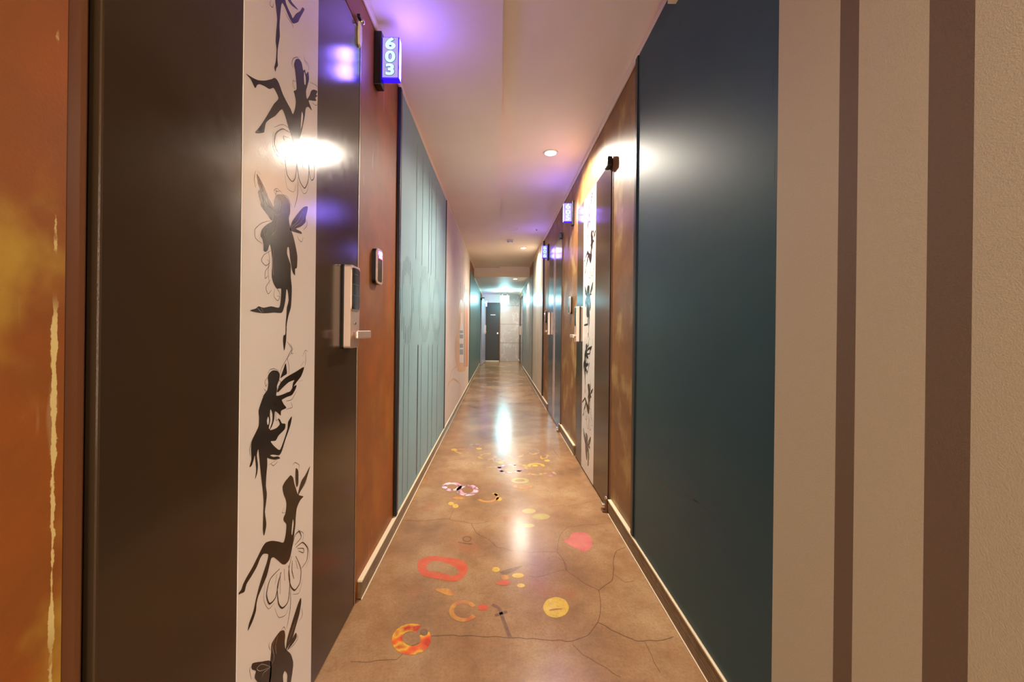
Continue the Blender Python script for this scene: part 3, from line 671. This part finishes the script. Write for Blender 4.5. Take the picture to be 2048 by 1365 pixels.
lock(d, 1, LEAF_L, ly, lz, 1, .082)
tb = MB(); ty, tz = on_wall(717, 92, LEAF_L)
tb.prism([(LEAF_L + .001, *q) for q in [(ty - .010, tz), (ty + .004, tz - .004), (ty + .012, tz + .03), (ty + .010, tz + .075), (ty - .008, tz + .085), (ty - .014, tz + .04)]], (.008, 0, 0), 'base_edge')
tb.cyl((LEAF_L + .012, ty, tz + .088), .008, .018, 'X', 'chrome', bev=.002); tb.box(LEAF_L, LEAF_L + .012, ty - .02, ty - .004, tz + .092, tz + .104, 'black', .002)
tb.build('top_catch', d, 'small cream and metal catch at the upper door corner')

def hinge_set(door, sg, x, y, top):
    h = MB()
    h.box(min(x, x + sg * .03), max(x, x + sg * .03), y - .018, y + .050, top - .062, top - .008, 'black', .006, 3)
    h.box(min(x, x + sg * .026), max(x, x + sg * .026), y - .010, y + .020, top - .012, top - .002, 'black', .003, 3)
    h.build('top_pivot', door, 'black upper pivot hinge')
    g = MB()
    g.box(min(x, x + sg * .034), max(x, x + sg * .034), y - .012, y + .030, .001, .012, 'frame', .003)
    g.box(min(x, x + sg * .018), max(x, x + sg * .018), y - .010, y + .006, .010, .078, 'frame', .004)
    g.box(min(x + sg * .012, x + sg * .034), max(x + sg * .012, x + sg * .034), y - .006, y + .026, .034, .046, 'chrome', .003)
    g.cyl((x + sg * .01, y - .002, .08), .010, .016, 'X', 'chrome', bev=.002)
    g.build('floor_pivot', door, 'bronze and steel lower pivot hinge')
# --- door 605
LR = XR - .008
d = empty('door_2', (LR, D5[0], 0), 'bronze metal door with fairy strip on right wall, beside 605 sign', 'door', kind='structure')
frame(d, -1, XR, D5[0], D5[1], D5[2], proud=.003, wd=.016)
lf = MB(); lf.box(LR, LR + .045, D5[0] + .020, D5[1] - .018, .008, D5[2] - .018, 'door', .003, 2); leaf = lf.build('door_leaf', d)
fairy_strip('printed_strip', leaf, LR, -1, on_wall(1190, 640, LR)[0], on_wall(1166, 640, LR)[0], D5[2] - .02, True)
y_, z_ = on_wall(1152, 683, LR)
lock(d, -1, LR, 3.00, z_ - .002, 1, .08)
hinge_set(d, -1, LR, D5[0] + .01, D5[2])
# --- door 606
d = empty('door_3', (LR, D6[0], 0), 'blue grey steel door with narrow pale strip on right wall, beside 606 sign', 'door', kind='structure')
frame(d, -1, XR, D6[0], D6[1], D6[2], proud=.003, wd=.016)
lf = MB(); lf.box(LR, LR + .045, D6[0] + .020, D6[1] - .018, .008, D6[2] - .018, 'steel', .003, 2); leaf = lf.build('door_leaf', d)
st = MB(); st.box(LR - .0014, LR, 4.33, 4.47, .012, D6[2] - .02, 'pale')
zz = .1
while zz < 1.95:
    ribbon(st, [(4.37, zz), (4.42, zz + .02), (4.38, zz + .045), (4.43, zz + .06)], .008, lambda a, c: Vector((LR - .002, a, c)), 'ivory_line'); zz += .085
st.build('printed_strip', leaf, 'narrow pale strip with small scroll print')
lock(d, -1, LR, 4.72, .98, 1, .08)
hinge_set(d, -1, LR, D6[0] + .01, D6[2])
# --- far left door, ajar
d = empty('door_4', (XL, D3[0], 0), 'glossy pale door standing ajar at far left end of corridor', 'door', kind='structure')
frame(d, 1, XL, D3[0], D3[1], D3[2], proud=.012, wd=.04)
R = Matrix.Translation((XL + .012, D3[0] + .05, 0)) @ Matrix.Rotation(-math.radians(4.0), 4, 'Z')
def rot_build(mb, name, parent, label=None):
    mb.bm.transform(R); return mb.build(name, parent, label)
M['pale_door'] = mat('pale_glossy_door', (190, 188, 205), .2, metal=.2)
lf = MB(); lf.box(0, .04, 0, 1.09, .01, 1.92, 'pale_door', .003); lf4 = rot_build(lf, 'door_leaf', d)
hd = MB(); hd.box(.04, .065, .93, 1.0, .88, 1.16, 'champ', .004); hd.box(.065, .095, .85, .97, .935, .96, 'chrome', .004); rot_build(hd, 'lock_body', d, 'pale metal lock with lever')
hh = MB(); hh.box(.0, .05, -.02, .06, 1.86, 1.92, 'black', .008); hh.box(.02, .11, .0, .05, 1.91, 1.935, 'black', .006); rot_build(hh, 'top_pivot', d, 'black upper pivot hinge')
# --- far right door
d = empty('door_5', (XR, D8[0], 0), 'dark door in deep frame at far right end of corridor', 'door', kind='structure')
frame(d, -1, XR, D8[0], D8[1], D8[2], m='teal_edge', proud=.012, wd=.05)
lf = MB(); lf.box(XR + .004, XR + .045, D8[0] + .055, D8[1] - .055, .01, D8[2] - .055, 'door', .003); lf.build('door_leaf', d)
hd = MB(); hd.box(XR - .02, XR + .0035, D8[1] - .18, D8[1] - .11, .88, 1.14, 'champ', .004); hd.build('lock_body', d, 'pale metal lock')
# --- end door
d = empty('door_6', (-.18, YE, 0), 'dark grey door in the end wall with round knob and small plate', 'door', kind='structure')
f6 = MB(); f6.box(.026, .056, YE - .012, YE + .05, 0, 1.888, 'frame', .003); f6.box(-.428, -.41, YE - .012, YE + .05, 0, 1.888, 'frame', .003); f6.box(-.41, .026, YE - .012, YE + .05, 1.868, 1.888, 'frame', .003); f6.build('door_frame', d)
l6 = MB(); l6.box(-.409, .025, YE + .002, YE + .04, .03, 1.867, 'enddoor', .002); l6.build('door_leaf', d)
k6 = MB(); k6.cyl((-.03, YE - .008, .90), .034, .018, 'Y', 'chrome', bev=.003); k6.cyl((-.03, YE - .03, .90), .03, .035, 'Y', 'chrome', bev=.010); k6.build('door_knob', d, 'round chrome knob')
n6 = MB(); n6.box(-.26, -.10, YE - .003, YE + .0019, 1.48, 1.505, 'white', .001); n6.build('name_plate', d, 'small white plate')
th = MB(); th.box(-.409, .025, YE - .012, YE + .04, 0, .028, 'cornice', .003); th.build('threshold', d, 'pale threshold')

# ------------------------------------------------------------------ room number signs
DG = bpy.context.evaluated_depsgraph_get()
def digit_mesh(ch, size, offset, m):
    cu = bpy.data.curves.new('digit', 'FONT'); cu.body = ch; cu.size = size; cu.offset = offset; cu.extrude = .0008
    cu.align_x = 'CENTER'; cu.align_y = 'CENTER'; cu.resolution_u = 6
    o = bpy.data.objects.new('digit', cu); COL.objects.link(o)
    dg = bpy.context.evaluated_depsgraph_get(); dg.update()
    me = bpy.data.meshes.new_from_object(o.evaluated_get(dg)); bpy.data.objects.remove(o); me.materials.clear(); me.materials.append(M[m])
    return me
def sign(txt, side, y, x_in, x_out, z0, z1, label, power=.7):
    sg = 1 if side == 'L' else -1; wx = XL if side == 'L' else XR
    root = empty('room_number_sign', (wx, y, z0), label, 'sign', 'lit room number signs along the corridor')
    root.pop('group', None) if hasattr(root, 'pop') else None
    if 'group' in root: del root['group']
    br = MB(); xi = x_in
    br.box(min(wx + sg*.0008, xi), max(wx + sg*.0008, xi), y - .006, y + .045, z0 - .028, z1 + .022, 'black', .003)
    br.build('bracket', root, 'black mounting bracket')
    bx = MB(); a, b = min(x_in, x_out), max(x_in, x_out)
    bx.box(a + .0005, b, y, y + .034, z0, z1, 'signframe', .002)
    e = a if sg > 0 else b
    box = bx.build('light_box', root, 'blue glowing acrylic light box')
    fc = MB(); fc.box(a + .004, b - .004, y - .0022, y - .0002, z0 + .004, z1 - .004, 'signface', .0005); fc.build('face_plate', box, 'lavender lit front')
    xs = x_in - sg * .0  # lit side edge facing the door
    se = MB(); se.box(min(x_out, x_out + sg * .0012), max(x_out, x_out + sg * .0012), y + .004, y + .030, z0 + .004, z1 - .004, 'signedge'); se.build('side_glow', box, 'pale lit side')
    xc = (a + b) / 2; n = len(txt); hh = (z1 - z0 - .012) / n
    for i, ch in enumerate(txt):
        zc = z1 - .006 - hh * (i + .5)
        for m, off, dy in (('digit_edge', .0036, -.0026), ('digit', .0020, -.0040)):
            me = digit_mesh(ch, hh * 1.16, off * hh / .05, m)
            o = bpy.data.objects.new('digit' if m == 'digit' else 'digit_outline', me); COL.objects.link(o)
            me.transform(Matrix.Translation((xc, y + dy, zc)) @ Matrix.Rotation(math.pi/2, 4, 'X') @ Matrix.Diagonal((1.35, 1, 1, 1)))
            o.parent = box; o.matrix_parent_inverse = Matrix.Translation(root.location).inverted() if False else Matrix()
            # light_box keeps its mesh in world space under the sign's empty
            o.matrix_parent_inverse = Matrix.Identity(4)
    # its tubes throw blue light sideways on the wall and up on the ceiling
    for dx, dz in ((.03, .02), (.03, -.05)):
        l = lamp('sign_glow', (x_out + sg * dx, y + .017, (z0 + z1) / 2 + dz), power, (.22, .14, 1.0), 'POINT', .03)
        l.parent = root; l.matrix_parent_inverse = Matrix.Translation(root.location).inverted()
    return root
sign('603', 'L', 1.585, -.500, -.428, 2.09, 2.263, 'blue lit room sign reading 603 on the left wall')
sign('605', 'R', 3.33, .632, .560, 1.995, 2.16, 'blue lit room sign reading 605 on the right wall')
sign('606', 'R', 4.99, .632, .560, 1.985, 2.15, 'smaller looking blue lit sign reading 606, farther along right wall')
s8 = sign('608', 'L', 11.0, -.420, -.345, 1.76, 1.93, 'tiny distant blue lit sign by the far left door') if False else None
r = empty('room_number_sign', (XL, 12.02, 1.76), 'tiny distant blue lit box beside the ajar far left door', 'sign')
b_ = MB(); b_.box(XL + .0005, -.45, 12.03, 12.05, 1.80, 1.84, 'black', .002); b_.build('bracket', r)
b_ = MB(); b_.box(-.45, -.37, 12.02, 12.06, 1.75, 1.93, 'signedge', .003); b_.build('light_box', r)
l = lamp('sign_glow', (-.41, 11.95, 1.86), .8, (.22, .14, 1.0), 'POINT', .03); l.parent = r; l.matrix_parent_inverse = Matrix.Translation(r.location).inverted()

# ------------------------------------------------------------------ card readers
def reader(side, y0, y1, z0, z1, label, lit):
    sg = 1 if side == 'L' else -1; wx = XL if side == 'L' else XR
    root = empty('card_reader', (wx, (y0 + y1) / 2, z0), label, 'card reader')
    yc, zc, w_, h_ = (y0 + y1) / 2, (z0 + z1) / 2, y1 - y0, z1 - z0
    b = MB(); b.prism([(wx + sg * .0006, *q) for q in rounded(yc, zc, w_, h_, .018)], (sg * .016, 0, 0), 'black'); b.build('housing', root, 'black housing')
    rg = MB(); rg.prism([(wx + sg * .016, *q) for q in rounded(yc, zc, w_, h_, .018)], (sg * .006, 0, 0), 'champ'); rg.build('bezel', root, 'pale metal rim')
    sc_ = MB(); sc_.prism([(wx + sg * .0215, *q) for q in rounded(yc, zc, w_ * .72, h_ * .88, .012)], (sg * .0012, 0, 0), 'screen'); s_ = sc_.build('screen', root, 'dark mirror screen')
    if lit:
        q = MB(); X = wx + sg * .0232
        q.poly([(X, yc - w_ * .28, zc + h_ * .22), (X, yc + w_ * .34, zc + h_ * .22), (X, yc + w_ * .34, zc + h_ * .33), (X, yc - w_ * .28, zc + h_ * .33)], 'red')
        X += sg * .0004
        for k in range(3):
            a = yc - w_ * .2 + k * w_ * .17
            q.poly([(X, a, zc + h_ * .24), (X, a + w_ * .12, zc + h_ * .24), (X, a + w_ * .12, zc + h_ * .31), (X, a, zc + h_ * .31)], 'redw')
        q.build('display', s_, 'red lit display')
    return root
y0, z1_ = on_wall(744, 500, XL); y1, _ = on_wall(763, 500, XL + .02)
reader('L', y0, y0 + .078, on_wall(750, 569, XL)[1], on_wall(750, 499, XL)[1], 'slim upright card reader with red display on rust wall beside near door', True)
reader('R', 3.36, 3.44, 1.19, 1.345, 'slim upright card reader with pale rim on bronze wall between two right doors', False)
reader('R', 5.16, 5.24, 1.14, 1.30, 'small distant card reader past the steel door, with red display', True)

# ------------------------------------------------------------------ ceiling fittings
def downlight(x, y, z, label, power):
    root = empty('downlight', (x, y, z), label, 'ceiling light', 'recessed round downlights')
    del root['group']
    a = MB(); a.ring((x, y, z - .0006), .042, .056, .006, 'white'); a.build('trim_ring', root, 'white trim ring')
    b = MB(); b.cyl((x, y, z - .0035), .041, .004, 'Z', 'lamp', n=28, bev=.001); b.build('lamp_lens', root, 'glowing lamp face')
    l = lamp('lamp_light', (x, y, z - .012), power, WARM, 'SPOT', .028, 160, .9)
    l.parent = root; l.matrix_parent_inverse = Matrix.Translation(root.location).inverted()
downlight(.375, -.60, HR, 'round recessed downlight in the ceiling nearest the viewer, behind the view', LAMP_POWER * .6)
downlight(.375, 2.84, HR, 'bright round recessed downlight nearest in the corridor ceiling', LAMP_POWER * 1.5)
downlight(.39, 6.18, HR, 'round recessed downlight in front of the drop beam', LAMP_POWER * .8)
downlight(.36, 8.45, HR2, 'small distant round downlight just past the drop beam', LAMP_POWER * .6)
downlight(.36, 11.4, HR2, 'farthest round downlight close to the lit exit box', LAMP_POWER * .6)

r = empty('smoke_detector', (.155, 5.65, HR), 'white round smoke detector on the ceiling before the drop beam', 'smoke detector')
a = MB(); a.cyl((.155, 5.65, HR - .008), .052, .014, 'Z', 'white', bev=.003); a.build('mounting_base', r)
a = MB(); a.cyl((.155, 5.65, HR - .028), .030, .028, 'Z', 'white', r2=.042, bev=.002)
for k in range(10):
    an = k * math.pi / 5; cx, cy = .155 + .036 * math.cos(an), 5.65 + .036 * math.sin(an)
    a.box(cx - .006, cx + .006, cy - .006, cy + .006, HR - .032, HR - .026, 'black', .001)
a.build('sensor_head', r, 'round head with dark vents')
a = MB(); a.ring((.165, 5.02, HR - .0005), .070, .078, .004, 'white'); tag(a.build('ceiling_ring'), 'thin round ring flush on the ceiling near the smoke detector', 'ceiling ring')
r = empty('sprinkler_head', (.485, 5.02, HR), 'tiny white sprinkler head on ceiling near the right wall', 'sprinkler')
a = MB(); a.ring((.485, 5.02, HR - .0005), .010, .022, .004, 'white'); a.build('cover_ring', r)
a = MB(); a.cyl((.485, 5.02, HR - .010), .009, .018, 'Z', 'chrome', bev=.002); a.build('nozzle', r)

# lit exit box hanging from the lowered ceiling
ey = 10.9
r = empty('exit_light', (.17, ey, 1.78), 'glowing cyan white exit light box hanging near the end of corridor', 'exit light')
a = MB(); a.box(.05, .29, ey - .02, ey + .02, 1.775, 1.985, 'exit', .006); a.build('light_box', r)
a = MB(); a.box(.04, .30, ey - .026, ey + .026, 1.985, 2.0, 'white', .003); a.build('cap', r)
a = MB(); a.cyl((.10, ey, 2.082), .006, .164, 'Z', 'chrome'); a.build('hanger', r, 'thin hanging rod')
a = MB(); a.cyl((.24, ey, 2.082), .006, .164, 'Z', 'chrome'); a.build('hanger', r, 'thin hanging rod')
for dy in (-.08, .08):
    l = lamp('exit_glow', (.17, ey + dy, 1.9), 9, (.35, .85, 1.0), 'POINT', .05); l.parent = r; l.matrix_parent_inverse = Matrix.Translation(r.location).inverted()

# small cream bracket high on the right teal panel
by, bz = on_wall(1352, 8, XR - .012)
a = MB(); bxx = XR - .0125
a.prism([(bxx - .03, by - .045, bz + .1), (bxx - .03, by, bz + .1), (bxx - .03, by, bz), (bxx - .03, by - .03, bz)], (.03, 0, 0), 'cornice')
tag(a.build('wall_bracket'), 'small cream bracket high on the deep teal panel under the ceiling', 'bracket')
